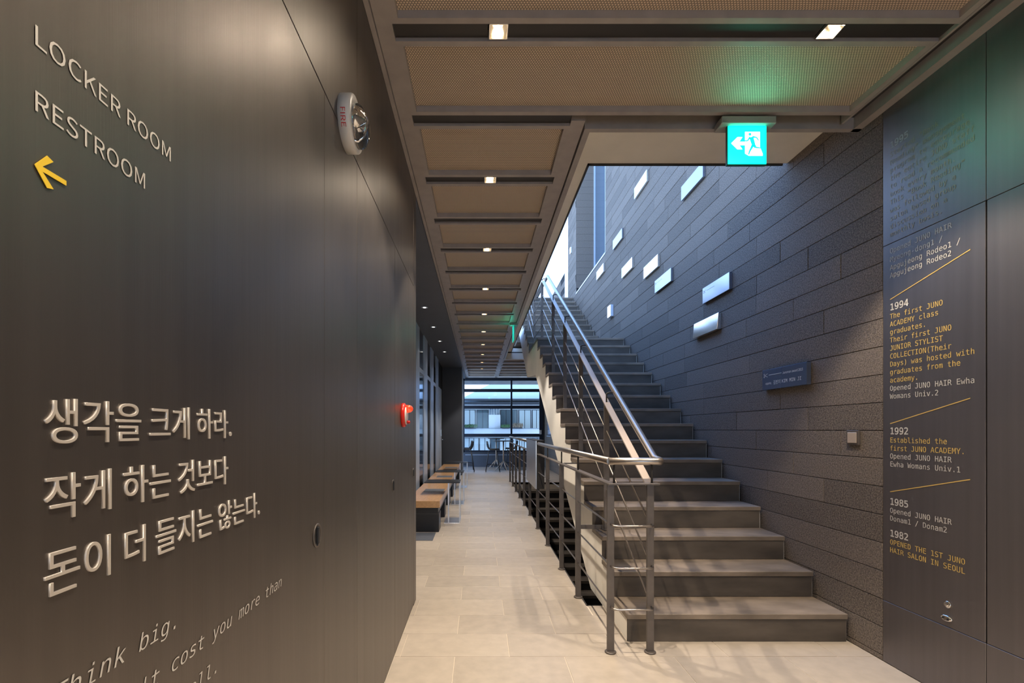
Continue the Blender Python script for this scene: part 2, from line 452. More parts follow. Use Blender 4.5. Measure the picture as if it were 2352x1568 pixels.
def L(u, v, d=0): return (XL+.0008+d, u, v)      # u along +Y, v up
put_text('lettering', 'LOCKER ROOM', M_white, wl, L, fit=(.5112, .7355, 1.6665, 1.6885), f=F_CJK, label='white lettering reading LOCKER ROOM')
put_text('lettering', 'RESTROOM', M_white, wl, L, fit=(.5112, .6790, 1.5970, 1.6190), f=F_CJK, label='white lettering reading RESTROOM')
# arrow
aw = .0034
tip = (.5097, 1.5393)
ar = MB(); _t = [(.5097, 1.5393), (.5245, 1.5568), (.5325, 1.5543), (.5190, 1.5420), (.549, 1.5420), (.549, 1.5366), (.5190, 1.5366), (.5325, 1.5243), (.5245, 1.5218)]
ar.prism(_t, L, 0, .0006)
ar.obj('arrow', M_yellow, wl, 'yellow arrow pointing left')
for s, a in (('생각을 크게 하라.', (.5214, .9145, 1.244, 1.2955)), ('작게 하는 것보다', (.5214, .9020, 1.159, 1.2105)), ('돈이 더 들지는 않는다.', (.5214, 1.032, 1.076, 1.1275))):
    put_text('raised_lettering', s, M_relief, wl, lambda u, v, d: L(u, v, d), fit=a, f=F_CJK, extrude=.024, bevel=.003, offset=-.0035, res=6, depth=.055, label='raised satin Korean lettering')
for s, z in (('Think big.', .953), ("It won't cost you more than", .889), ('thinking small.', .8265)):
    put_text('lettering', s, M_white, wl, L, mono=(.5270, z, .0231, .0235), f=F_MONO, shear=.22, weight=.004, label='white slanted typewriter lettering')

for yy, par in ((1.400, wl), (2.637, d1), (3.436, d2)):
    r = .034
    q = MB().lathe([(r, 0), (r, .0022), (r*.86, .003), (r*.84, -.001)], (XL, yy, .954)).obj('pull_ring', M_post, par if par is wl else par, 'dark round flush pull')
    MB().lathe([(r*.80, .0), (r*.80, .0008)], (XL, yy, .954)).cbox(XL+.001, XL+.007, yy-.007, yy+.007, .930, .978, .001).obj('turn', M_blackpl, wl, 'black turn piece in the flush pull')

# ================================================================== RIGHT METAL WALL
wr = struct('wall_right', 'dark steel panel wall with company history')
YP0, YP1 = 2.0997, 2.637
MB().box(XR+.006, XR+.15, -6, YP1-.004, 0, 3.1).obj('backing', M_back, wr)
def rpanel(y0, y1, z0, z1, g=.0018, gl=.0018):
    return MB().cbox(XR, XR+.012, y0+g, y1-gl, z0+.0012, z1-.0012, .0012).obj('panel', M_wall_r, wr)
for y0, y1, ga, gb in ((YP0, YP1, .0028, .0005), (.35, YP0, .001, .0035), (-6, .35, .001, .001)):
    rpanel(y0, y1, 0, .332, .0012, .0005 if y1 == YP1 else .0012); rpanel(y0, y1, .332, 2.254, ga, gb); rpanel(y0, y1, 2.254, 3.0, .0012, .0005)
def Rr(u, v, d=0): return (XR-.0008-d, 2.589-u, v)    # u runs toward the camera
G, W_, GH, GW = M_gold, M_white, M_ghost, M_ghostw
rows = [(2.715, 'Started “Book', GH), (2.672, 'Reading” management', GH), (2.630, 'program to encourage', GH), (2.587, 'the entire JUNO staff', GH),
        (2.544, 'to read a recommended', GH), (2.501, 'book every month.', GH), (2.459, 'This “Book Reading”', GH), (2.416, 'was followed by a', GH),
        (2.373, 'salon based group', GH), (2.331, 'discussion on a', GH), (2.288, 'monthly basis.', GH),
        (2.200, 'Opened JUNO HAIR', GW), (2.155, 'Myeong-dong1 /', GW), (2.111, 'Apgujeong Rodeo1 /', W_), (2.070, 'Apgujeong Rodeo2', W_),
        (1.851, 'The first JUNO', G), (1.809, 'ACADEMY class', G), (1.767, 'graduates.', G), (1.724, 'Their first JUNO', G), (1.681, 'JUNIOR STYLIST', G),
        (1.638, 'COLLECTION(Their', G), (1.596, 'Days) was hosted with', G), (1.553, 'graduates from the', G), (1.510, 'academy.', G),
        (1.467, 'Opened JUNO HAIR Ewha', W_), (1.424, 'Womans Univ.2', W_),
        (1.191, 'Established the', G), (1.148, 'first JUNO ACADEMY.', G), (1.106, 'Opened JUNO HAIR', W_), (1.063, 'Ewha Womans Univ.1', W_),
        (.816, 'Opened JUNO HAIR', W_), (.774, 'Donam1 / Donam2', W_), (.647, 'OPENED THE 1ST JUNO', G), (.605, 'HAIR SALON IN SEOUL', G)]
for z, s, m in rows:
    lb = {G: 'gold typewriter lettering', W_: 'white typewriter lettering', GH: 'gold lettering with glare washing in its colour', GW: 'white lettering with glare washing in its colour'}[m]
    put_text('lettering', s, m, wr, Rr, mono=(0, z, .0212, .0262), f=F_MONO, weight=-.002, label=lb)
for z, s, m in ((2.760, '1995', GW), (1.896, '1994', W_), (1.235, '1992', W_), (.859, '1985', W_), (.690, '1982', W_)):
    put_text('year_lettering', s, m, wr, Rr, mono=(0, z, .0285, .0345), f=F_MONO, offset=.014, label='bold year '+s)
for (za, zb) in ((1.955, 2.066), (1.291, 1.400), (.927, 1.036)):
    MB().prism([(0, za-.0022), (.422, zb-.0022), (.422, zb+.0022), (0, za+.0022)], Rr, 0, .0005).obj('rule', M_gold, wr, 'slanting gold rule')
MB().lathe([(.017, 0), (.017, .006), (.012, .010), (.011, .009), (.010, .010), (.006, .013)], (XR, 2.269, .439), sgn=-1).obj('lock', M_chrome, wr, 'round chrome lock')
q = MB().lathe([(.0285, 0), (.0285, .004), (.024, .009), (.018, .010), (.017, .008)], (XR, 2.275, .373), sgn=-1)
q.v = [(x, y, .373+(z-.373)*.52) for x, y, z in q.v]; q.obj('escutcheon', M_chrome, wr, 'oval chrome escutcheon')
MB().lathe([(.004, 0), (.004, .003)], (XR-.008, 2.263, .372), sgn=-1).lathe([(.004, 0), (.004, .003)], (XR-.008, 2.287, .374), sgn=-1).obj('screw', M_blackpl, wr)

# ================================================================== STONE WALL
ws = struct('wall_stair', 'grey basalt ashlar wall beside the stairs')
WT = 8.3; NY0, NY1, NZ = 8.46, 11.0, 4.36      # recess of the upper window
WYE = 12.0
bk = MB()
bk.box(XR+.012, XR+.16, YP1, NY0, -3, WT); bk.box(XR+.012, XR+.16, NY0, NY1, -3, NZ); bk.box(XR+.012, XR+.16, NY1+.06, WYE-.012, -3, WT); bk.box(XR+.012, XR+.16, WYE-.012, YEND, -3, 3.3)
bk.obj('backing', M_stone_gap, ws)
CH = .1533; blocks = []
def joints(k, y0, y1):
    rnd = random.Random(k*13+5); ys = [y0]; y = y0+[.306, .6, .9, .0, 1.3, .45, .75][k % 7]
    if y > y0: ys.append(y)
    while ys[-1] < y1-.35: ys.append(min(y1, ys[-1]+rnd.choice((.6, .9, .9, 1.2, 1.2))))
    if ys[-1] < y1: ys.append(y1)
    return ys
for k in range(-1, 54):
    z0 = .028+k*CH; z1 = z0+CH
    if k == -1: z0, z1 = 0.0, .028
    segs = [(YP1+.001, NY0), (NY0, NY1), (NY1, WYE)] if z1 > NZ-.01 else [(YP1+.001, WYE)]
    if z0 < 3.2: segs[-1] = (segs[-1][0], YEND)
    allj = joints(k, YP1+.001, YEND)
    for (sa, sb) in segs:
        if (sa, sb) == (NY0, NY1): continue
        js = [sa]+[y for y in allj if sa+.12 < y < sb-.12]+[sb]
        for a, b in zip(js, js[1:]):
            zz0, zz1 = max(z0, 0), z1
            cy = (a+b)/2; cz = (zz0+zz1)/2
            # size in the picture, for choosing which blocks are objects of their own
            x_a, x_b = UX+FPX*XR/a, UX+FPX*XR/b
            ar_ = abs(x_a-x_b)*FPX*(zz1-zz0)/cy
            py = UY-FPX*(cz-EYE)/cy
            vis = cz > nosing(min(cy, 11.3))-.25 if cy < 11.5 else False
            if cy >= 11.5 and cz > 4.3: vis = True
            if py < 250 or (cz > 3.16 and py < 376): vis = False
            blocks.append((ar_ if vis else 0, a, b, zz0, zz1))
blocks.sort(reverse=True)
coarse = MB()
for i, (ar_, a, b, z0, z1) in enumerate(blocks):
    pr = random.Random(i).choice((0, .0006, -.0005, .001))
    gp = .0018
    if i < 292 and ar_ > 60:
        MB().cbox(XR-pr, XR+.014, a+gp, b-gp, z0+gp, z1-gp, .0015).obj('stone_block', M_stone, ws)
    else: coarse.box(XR-pr, XR+.014, a+gp, b-gp, z0+gp, z1-gp)
# returns of the upper window recess and the far end, coursed as well
for k in range(28, 54):
    z0 = .028+k*CH; z1 = z0+CH
    if z0 > NZ-.02:
        coarse.box(XR, 2.61, NY1, NY1+.05, z0+.0015, z1-.0015)
    if z0 > 4.3: coarse.box(XR, XR+.25, WYE-.012, WYE, z0+.0015, z1-.0015)
coarse.obj('stone_coursing', M_stone, ws, kind='stuff')
MB().box(XR+.004, 2.62, NY1+.004, NY1+.06, NZ, WT).obj('backing', M_stone_gap, ws)
# upper window in the recess
wu = struct('window_2', 'tall upper window set back in the stone wall')
MB().box(XR-.006, 2.62, NY0+.001, NY1-.001, NZ-.03, NZ).obj('sill', M_mull, wu)
MB().box(XR-.004, XR+.02, NY0-.012, NY0, NZ-.02, WT).obj('corner_trim', M_mull, wu)
MB().box(2.600, 2.64, NY0, NY1, NZ, NZ+.06).box(2.60, 2.64, NY0, NY0+.05, NZ, WT).box(2.60, 2.64, NY1-.05, NY1, NZ, WT).box(2.60, 2.64, 9.7, 9.75, NZ, WT).obj('frame', M_mull, wu)
MB().box(2.615, 2.622, NY0, NY1, NZ, WT).obj('pane', mat('blue grey glass', (.10, .14, .19), .1, spec=.8), wu)
MB().box(2.64, 2.9, NY0, NY1, NZ, WT).obj('interior', M_navy, wu)
# parapet and terrace on the upper level
ut = struct('floor_upper', 'upper terrace at the head of the stairs')
MB().box(.88, 6, 11.33, 22, 3.30, 4.31).box(-2.0, .88, YS1, 22, 3.30, 4.31).obj('deck', M_tread, ut)
pp = struct('wall_parapet', 'low stone parapet on the terrace')
pm = MB()
for k in range(0, 6):
    for a in range(0, 6):
        pm.box(XR, XR+.075, 12.47+a*1.2+(.6 if k % 2 else 0)+.002, 12.47+(a+1)*1.2+(.6 if k % 2 else 0)-.002, 4.31+k*.16+.0015, 4.31+(k+1)*.16-.0015)
pm.obj('stone_coursing', M_stone, pp, kind='stuff')
MB().box(XR+.006, XR+.07, 12.48, 20.2, 4.31, 5.26).obj('backing', M_stone_gap, pp)
MB().box(XR-.01, XR+.09, 12.44, 20.3, 5.27, 5.31).box(XR+.0, XR+.08, 12.44, 12.468, 4.31, 5.27).obj('coping', M_mull, pp)

# ================================================================== CEILING
ce = struct('ceiling', 'dark ceiling of framed woven mesh panels')
MB().box(-1.1, .62, -6, YEND, 3.085, 3.16).box(.62, XR, -6, YS0+.02, 3.085, 3.16).box(.62, XR, YS1, YEND, 3.085, 3.16).obj('cavity_board', M_dark, ce)
MB().box(-1.1, XR+.1, -6, 3.457, 3.161, 3.25).box(-1.1, .775, 3.457, YS1, 3.161, 3.25).box(-1.1, XR+.1, YS1, YEND+.2, 3.161, 3.25).obj('soffit', M_beige, ce, 'cream plastered soffit around the stair well')
MB().box(.775, .787, 3.457, YS1, 3.148, 3.27).box(.775, XR-.03, 3.457, 3.469, 3.148, 3.27).obj('well_edge_trim', M_dark, ce)
MB().box(.605, .640, YS0, YS1, 2.985, 3.16).box(.640, XR, YS0, YS0+.033, 2.985, 3.16).obj('edge_channel', M_frame, ce)
MB().box(.62, XR, YS1-.02, YS1, 2.98, 3.13).obj('fascia', M_beige, ce)
MB().box(-.446, -.375, -6, YEND, ZC, 3.09).box(.519, .598, YS0-.05, YEND, ZC, 3.09).obj('runner', M_frame, ce, 'taupe steel runner')
MB().box(-.469, -.448, -6, YEND, 2.985, 3.12).obj('edge_angle', M_frame, ce)
MB().box(2.150, XR-.001, -6, YS0+.03, 2.985, 3.09).box(2.062, 2.075, -6, YS0-.02, 3.0, 3.09).obj('wall_channel', M_frame, ce)
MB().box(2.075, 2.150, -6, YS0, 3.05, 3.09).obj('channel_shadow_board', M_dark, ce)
ends = [2.076]+[2.681+.656*i for i in range(0, 22)]
while ends[0] > -5.4: ends.insert(0, ends[0]-.60)
for i in range(1, len(ends)):
    y0, y1 = ends[i-1]+.093, ends[i]
    if y1 > YEND: break
    wide = y1 < 2.70; far = y0 > YS1-.1
    xa, xb = -.375, (2.060 if wide else .519)
    fw = .030
    def tray(xa, xb):
        MB().box(xa, xb, y0, y0+fw, ZC, 3.05).box(xa, xb, y1-fw, y1, ZC, 3.05).box(xa, xa+fw, y0+fw, y1-fw, ZC, 3.05).box(xb-fw, xb, y0+fw, y1-fw, ZC, 3.05).obj('tray_frame', M_frame, ce)
        MB().box(xa+fw, xb-fw, y0+fw, y1-fw, 3.034, 3.040).obj('woven_panel', M_weave, ce)
    tray(xa, xb)
    if far: tray(.600, XR-.02)
gapb = MB()  # dark boards stand in for the shade between the trays
for i in range(1, len(ends)):
    y0g = ends[i-1]; y1g = y0g+.093
    if y1g > YEND: break
    n_ = i-1-[k for k, e_ in enumerate(ends) if abs(e_-2.076) < 1e-6][0]
    lamps = []
    if n_ % 2 == 0 or y0g < 1: lamps = [.080]
    if n_ <= 0: lamps.append(1.54)
    xe = 2.06 if y0g < 2.5 else .519
    x_ = -.375
    for lx in lamps: gapb.box(x_, lx-.043, y0g+.001, y1g-.001, 3.016, 3.022); x_ = lx+.043
    gapb.box(x_, xe, y0g+.001, y1g-.001, 3.016, 3.022)
    if y0g > YS1-.2: gapb.box(.600, XR-.02, y0g+.001, y1g-.001, 3.016, 3.022)
gapb.obj('gap_shade_board', M_dark, ce, 'dark boards standing in for shade in the gaps between panels')
# charcoal soffit on the left beyond the steel wall
MB().box(-1.1, -.470, 3.589, YEND, 2.965, 3.085).obj('side_soffit', M_navy, ce, 'charcoal board soffit')

# ---- downlights in the gaps
LN = 0
def spot(x, y, z, power, ang, blend=.35, color=LAMP_C, size=.018):
    ld = bpy.data.lights.new('downlight_beam', 'SPOT'); ld.energy = power; ld.spot_size = math.radians(ang); ld.spot_blend = blend
    ld.color = color; ld.shadow_soft_size = size
    o = bpy.data.objects.new('downlight_beam', ld); COL.objects.link(o); o.location = (x, y, z)
    return o
dl0 = None
def fixture(x, y, label):
    global dl0
    if dl0 is None:
        dl0 = thing('recessed_downlight', label, 'ceiling light', (0, 0, 0), 'square downlights between the ceiling panels')
        s = .041
        MB().box(-s, -s+.004, -s, s, -.0, .078).box(s-.004, s, -s, s, 0, .078).box(-s, s, -s, -s+.004, 0, .078).box(-s, s, s-.004, s, 0, .078).box(-s, s, -s, s, .078, .082).obj('housing', M_refl, dl0)
        MB().lathe([(.012, 0), (.021, .002), (.024, .010), (.020, .022), (.012, .028)], (0, 0, .046), 'z', 20).obj('lamp', M_bulb, dl0)
        dl0.location = (x, y, 3.003); return dl0
    return copy_thing(dl0, (x, y, 3.003), label)
ordn = ['nearest', 'second', 'third', 'fourth', 'fifth', 'sixth', 'seventh', 'eighth', 'ninth', 'tenth', 'eleventh', 'twelfth']
gaps = {n: (2.122 if n == 0 else 2.681+.656*(n-1)+.0465) for n in range(0, 21)}
fixture(.084, gaps[0], 'square recessed downlight in the first ceiling gap, above the corridor')
fixture(1.540, gaps[0], 'square recessed downlight in the first ceiling gap, right, near the panel wall')
for i, n in enumerate(range(2, 20, 2)):
    fixture(.076, gaps[n], 'square recessed downlight, %s in the corridor row counted from the camera' % ordn[i+1])
fixture(.084, .86, 'square recessed downlight overhead, out of frame'); fixture(1.54, .86, 'square recessed downlight overhead right, out of frame')
for x, y, p in [(.084, gaps[0], 1.0), (1.54, gaps[0], 1.0), (.084, .86, 1.0), (1.54, .86, 1.0), (.084, -.45, 1.0), (1.54, -.45, 1.0), (.084, -2.0, 1.0), (1.54, -2.0, 1.0), (.084, -3.6, 1.0), (1.54, -3.6, 1.0)]+[(.076, gaps[n], max(.55, 1.0-.08*(n-2)/2)) for n in range(2, 20, 2)]:  # the beams farthest behind the camera are unseen, added as fill
    spot(x, y, 2.992, LAMP_W*p*.9, 84, .30, color=LAMP_C if y < 6 else (1, .90, .80)); spot(x, y, 2.990, LAMP_W*p*.07, 150, .8, size=.03)
# small round downlights in the side soffit
rd0 = None
for i, yy in enumerate((4.17, 5.46, 6.76, 8.05, 9.34, 10.62)):
    lb = 'small round downlight in the charcoal side soffit, %s from the camera' % ordn[i]
    if rd0 is None:
        rd0 = thing('round_downlight', lb, 'ceiling light', (0, 0, 0), 'round downlights in the side soffit')
        MB().lathe([(.048, .002), (.048, -.002), (.040, -.003), (.038, .0)], (0, 0, 0), 'z', 24).obj('trim_ring', M_mull, rd0)
        MB().lathe([(.022, -.001), (.022, -.003)], (0, 0, 0), 'z', 16).obj('lamp', M_bulbs, rd0)
        rd0.location = (-.765, yy, 2.964)
    else: copy_thing(rd0, (-.765, yy, 2.964), lb)
    spot(-.765, yy, 2.955, 4, 80, color=(1, .92, .82))

# ================================================================== STAIRCASE
st = thing('staircase', 'dark basalt staircase rising to the terrace with cream underside', 'staircase', (1.5, 2.87, 0))
prof = [(Y1+.012, 0)]
for i, (sy, sz) in enumerate(STEPS[:16]):
    prof.append((sy+.012, sz-.033)); nx = STEPS[i+1][0]
    prof.append((nx+.012, sz-.033))
for i, (sy, sz) in enumerate(STEPS[16:]):
    prof.append((sy+.012, sz-.033)); nx = STEPS[17+i][0] if 17+i < 26 else 11.36
    prof.append((nx+(.012 if 17+i < 26 else 0), sz-.033))
prof += [(11.36, 3.75), (8.93, 2.22), (7.62, 2.12), (3.84, .0)]
MB().prism_yz(prof, XS0+.004, XS1-.002).obj('stair_body', M_beige, st, 'cream rendered stair body and soffit')
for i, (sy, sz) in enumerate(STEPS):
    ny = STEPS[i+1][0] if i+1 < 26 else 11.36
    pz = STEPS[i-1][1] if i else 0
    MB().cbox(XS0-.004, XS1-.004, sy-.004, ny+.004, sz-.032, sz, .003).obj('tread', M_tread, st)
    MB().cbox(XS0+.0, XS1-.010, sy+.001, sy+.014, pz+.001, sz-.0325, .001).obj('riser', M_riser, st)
# basement flight
sb = thing('basement_staircase', 'dark basement staircase going down under the main stairs', 'staircase', (1.5, 11.5, -.2))
for k in range(0, 17):
    ye = OPY1-k*.2957; z = -k*.17
    MB().box(OPX+.002, XR-.01, ye, ye+.33, z-.05, z-.006 if k == 0 else z).obj('step_tread', M_riser, sb)
    MB().box(OPX+.002, XR-.01, ye+.012, ye+.03, z-.17, z-.05).obj('step_riser', M_black, sb)
bs = struct('wall_basement', 'dark walls of the basement stair pit')
MB().box(OPX-.2, OPX-.010, OPY0-.2, OPY1+.3, -3.2, -.23).box(OPX, XR+.1, OPY0-.2, OPY0-.01, -3.2, -.23).box(OPX-.2, XR+.1, OPY0-.2, OPY1+.3, -3.3, -3.2).box(OPX-.2, XR+.1, OPY1+.30, OPY1+.4, -3.2, -.23).obj('pit_lining', M_navy, bs)

# ================================================================== RAILING
ra = thing('stair_railing', 'bronze steel railing with stainless tube handrail around the stair opening', 'railing', (.741, 2.734, 0))
XG, XB, YN = .741, .965, 2.734
gposts = [2.734, 3.63, 4.36, 5.245, 6.14, 7.08, 7.99, 8.89, 9.80, 10.70, 11.65]
for i, y in enumerate(gposts):
    p = MB().cbox(XG-.020, XG+.020, y-.008, y+.008, .006, .947, .0015).obj('post', M_post, ra)
    MB().lathe([(.030, 0), (.032, .002), (.032, .007), (.029, .010)], (XG, y, 0), 'z', 24).obj('base_plate', M_post, p)
    if i > 0: MB().tube([(XG, y, .955), (XG, y, 1.07)], .006, 8).obj('pin', M_dark, ra)
p = MB().cbox(XB-.020, XB+.020, YN-.008, YN+.008, .006, .947, .0015).obj('post', M_post, ra)
MB().lathe([(.030, 0), (.032, .002), (.032, .007), (.029, .010)], (XB, YN, 0), 'z', 24).obj('base_plate', M_post, p)
for y in (3.67, 4.60, 5.45, 6.32, 7.44, 8.50, 9.50, 10.4, 11.2):
    zt = nosing(y)+.845
    p = MB().cbox(XB-.020, XB+.020, y-.008, y+.008, tread_z(y)+.004, zt, .0015).obj('post', M_post, ra)
    MB().lathe([(.030, 0), (.032, .002), (.032, .007), (.029, .010)], (XB, y, tread_z(y)), 'z', 20).obj('base_plate', M_post, p)
    MB().tube([(XB, y, zt+.01), (XB, y, zt+.075), (XB+.02, y, zt+.085), (1.03, y, zt+.085)], .006, 8).obj('pin', M_dark, ra)
MB().tube([(XG+.02, YN, .955), (XG+.02, YN, 1.07)], .006, 8).obj('pin', M_dark, ra)
MB().tube([(XB+.01, YN, .955), (XB+.01, YN, 1.07)], .006, 8).obj('pin', M_dark, ra)
# flat bars
fb = MB()
fb.cbox(XG-.022, XG+.022, YN-.02, 11.67, .947, .957, .001); fb.cbox(XG-.018, 1.012, YN-.026, YN+.022, .9475, .9575, .001)
fb.obj('flat_rail', M_post, ra)
sl = MB()
def flatseg(y0, z0, y1, z1):
    sl.add([(XB-.022, y0, z0), (XB+.022, y0, z0), (XB+.022, y1, z1), (XB-.022, y1, z1), (XB-.022, y0, z0+.011), (XB+.022, y0, z0+.011), (XB+.022, y1, z1+.011), (XB-.022, y1, z1+.011)],
           [(0, 3, 2, 1), (4, 5, 6, 7), (0, 1, 5, 4), (1, 2, 6, 5), (2, 3, 7, 6), (3, 0, 4, 7)])
flatseg(YN+.01, nosing(YN)+.852, 7.31, 2.645+.852); flatseg(7.31, 2.645+.852, 8.61, 2.645+.9); flatseg(8.61, 2.645+.9, 11.3, 4.34+.9)
sl.obj('flat_rail', M_flat, ra, 'sloping flat bar with lamplight put into its beige')
# tube handrails
TR = .0205
MB().tube([(XG, 11.68, 1.082), (XG, 7.24, 1.082)], TR, 16).obj('handrail', M_tube, ra)
MB().tube([(XG, 6.05, 1.082), (XG, YN, 1.080)], TR, 16).obj('handrail', M_tube, ra)
MB().tube([(XG-.012, YN, 1.080), (1.00, YN, 1.080), (1.022, YN+.004, 1.0805), (1.032, YN+.03, 1.082), (1.03, YN+.11, 1.09), (1.03, 7.31, 2.645+.93), (1.03, 8.61, 2.645+.97), (1.03, 11.3, 4.34+.97)], TR, 16).obj('handrail', M_tube, ra)
# wrap-round rods
for (zg, hs) in ((.724, .64), (.490, .42), (.260, .20)):
    yf = 2.680
    zb = nosing(2.80)+hs
    pts = [(XG, 11.66, zg), (XG, 2.74, zg), (XG, 2.705, zg), (XG+.010, 2.688, zg), (XG+.028, yf, zg), (XB-.020, yf, zg), (XB-.002, 2.688, zg), (XB+.006, 2.705, zg), (XB+.004, 2.755, zg)]
    MB().tube(pts, .0055, 8).obj('rod', M_rod, ra)
    MB().tube([(XB, YN, nosing(YN)+hs), (XB, 7.31, 2.645+hs), (XB, 8.61, 2.645+hs+.02), (XB, 11.25, 4.34+hs)], .0055, 8).obj('rod', M_rod, ra)
MB().box(XG+.02, .93, 3.622, 3.634, .515, .545).box(XG+.02, .93, 4.354, 4.366, .95, .96).obj('brace', M_post, ra)
# steel cabinet on the railing
cb = thing('steel_cabinet', 'brushed stainless cabinet hung on the corridor side of the railing', 'cabinet', (.76, 6.6, .513))
MB().cbox(.704, .720, 6.06, 7.22, .513, 1.118, .001).obj('front_sheet', M_steel, cb)
MB().box(.720, .815, 6.062, 7.218, .515, 1.116).obj('carcass', M_dark, cb, 'dark carcass')
MB().box(.702, .82, 6.055, 7.225, 1.118, 1.124).obj('top', M_dark, cb)

# ================================================================== PLAQUES
PL = [  # near y, bottom z, label
 (3.206, 1.559, 'award plaque tinted dark blue for a reflection, with scissors and white lettering, lowest and nearest'),
 (4.393, 2.174, 'blank plaque tinted for white reflection just above and left of the lettered blue plaque'),
 (4.200, 2.478, 'plaque tinted for a pale reflection, with faint scissors engraving above the bright blank plaque'),
 (5.484, 2.943, 'plaque tinted for a pale reflection, with faint lines, left of the faint scissors plaque'),
 (5.890, 3.245, 'plaque coloured white for reflected sky, rightmost of the row of three shining plaques'),
 (6.880, 3.562, 'plaque coloured white for reflected sky, middle of the row of three shining plaques'),
 (8.465, 4.022, 'small plaque coloured white for reflected sky, just under the upper window sill'),
 (7.365, 4.175, 'small plaque tinted for a pale reflection, alone between the window and the topmost plaques'),
 (6.277, 4.483, 'plaque coloured white for reflected sky, in the warm light patch, topmost left'),
 (4.700, 3.715, 'large plaque tinted blue grey for reflected sky, just under the cream soffit edge, topmost right')]
def scissors(fn, u, v, s, m, par):
    q = MB()
    for a in (1, -1):
        q.prism([(u+.012*s, v-.001*s), (u+.045*s, v+a*.013*s-.0012*s), (u+.046*s, v+a*.013*s+.0014*s), (u+.012*s, v+.0015*s)], fn, 0, .0006)
        c = (u+.004*s, v-a*.009*s)
        ring = [(c[0]+math.cos(t*PI/6)*.0065*s, c[1]+math.sin(t*PI/6)*.0065*s) for t in range(12)]
        ring2 = [(c[0]+math.cos(t*PI/6)*.0042*s, c[1]+math.sin(t*PI/6)*.0042*s) for t in range(12)]
        for t in range(12):
            q.prism([ring[t], ring[(t+1) % 12], ring2[(t+1) % 12], ring2[t]], fn, 0, .0006)
        q.prism([(u+.008*s, v-a*.006*s), (u+.016*s, v-.001*s), (u+.016*s, v+.001*s), (u+.010*s, v-a*.0075*s)], fn, 0, .0006)
    return q.obj('scissors_emblem', m, par)
for i, (ya, zb, lb) in enumerate(PL):
    yb, zt = ya+.503, zb+.151
    t = thing('wall_plaque', lb, 'plaque', (XR-.016, (ya+yb)/2, zb), 'award plaques on the stone wall')
    blue = i == 0
    pm_ = MB().cbox(XR-.030, XR-.001, ya, yb, zb, zt, .0015)
    if i == 1:      # leaned back in shape so that it mirrors the bright sky
        pm_.v = [(x+(z-zb)*.095*(1 if x < XR-.01 else 0)-(.012 if x < XR-.01 else 0), y, z) for x, y, z in pm_.v]
    pm_.obj('plate', M_plqb if blue else (M_plqs if i in (1, 4, 5, 6, 8) else M_plq), t)
    fn = lambda u, v, d=0, yb=yb, zb=zb: (XR-.0304-d, yb-u, zb+v)
    mt = M_plqt if blue else M_white
    if i in (0, 2, 3):
        scissors(fn, .022, .108, 1.0, mt, t)
        MB().prism([(.085, .1065), (.235, .1065), (.235, .1095), (.085, .1095)], fn, 0, .0006).obj('rule', mt, t)
    if i == 0:
        put_text('lettering', 'Junoman award 2015', mt, t, fn, fit=(.247, .465, .098, .117), f=F_CJK)
        put_text('lettering', '서울대역1', mt, t, fn, fit=(.040, .115, .037, .053), f=F_CJK)
        put_text('lettering', '김민지', mt, t, fn, fit=(.140, .222, .033, .063), f=F_CJK)
        put_text('lettering', 'KIM MIN JI', mt, t, fn, fit=(.240, .448, .036, .060), f=F_MONO)

# wall lamp, switch
wlp = thing('wall_lamp', 'small square lamp glowing white on the stone wall above the landing', 'lamp', (XR-.03, 8.0, 3.13))
MB().cbox(XR-.050, XR, 7.93, 8.10, 3.12, 3.31, .003).obj('housing', M_mull, wlp)
MB().cbox(XR-.058, XR-.050, 7.935, 8.095, 3.125, 3.305, .002).obj('lens', M_bulbw, wlp)
wl2 = thing('wall_lamp', 'tiny white lamp high on the stone wall end beside the open sky', 'lamp', (XR-.03, 11.55, 5.46))
MB().cbox(XR-.03, XR, 11.50, 11.60, 5.46, 5.60, .003).obj('housing', M_whitepl, wl2); MB().cbox(XR-.036, XR-.030, 11.505, 11.595, 5.465, 5.595, .002).obj('lens', M_bulbw, wl2)
sw = thing('light_switch', 'square grey metal switch on the stone wall by the panel wall', 'switch', (XR-.01, 2.838, 1.214))
MB().cbox(XR-.013, XR-.001, 2.790, 2.884, 1.170, 1.255, .002).obj('frame', M_post, sw); MB().cbox(XR-.017, XR-.013, 2.803, 2.871, 1.181, 1.243, .0015).obj('rocker', M_flat, sw)

# ================================================================== EXIT SIGNS
ex = thing('exit_sign', 'lit green exit sign with running figure and arrow, hung before the stair well', 'exit sign', (1.486, 2.70, 2.73))
MB().cbox(1.335, 1.635, 2.660, 2.752, 2.945, 2.985, .003).obj('mount', M_exitbox, ex)
MB().cbox(1.376, 1.596, 2.687, 2.705, 2.728, 2.945, .002).obj('housing', M_green_edge, ex)
MB().box(1.380, 1.592, 2.683, 2.687, 2.733, 2.943).obj('panel', M_exit_g, ex, 'glowing green face')
def E(u, v, d=0): return (1.380+.212*u, 2.6825-d, 2.733+.210*v)
em = MB()
em.prism([(.08, .54), (.24, .70), (.37, .70), (.29, .58), (.46, .58), (.46, .49), (.29, .49), (.37, .38), (.24, .38)], E, 0, .001)
em.prism([(.44, .84), (.83, .84), (.83, .44), (.90, .26), (.90, .21), (.60, .21), (.54, .21), (.44, .27)], E, 0, .001)
em.obj('emblem', M_exit_w, ex, 'white arrow and doorway')
er = MB()
cx, cy, rr = .565, .775, .038
er.prism([(cx+rr*math.cos(a*PI/7), cy+rr*math.sin(a*PI/7)) for a in range(14)], E, .001, .0018)
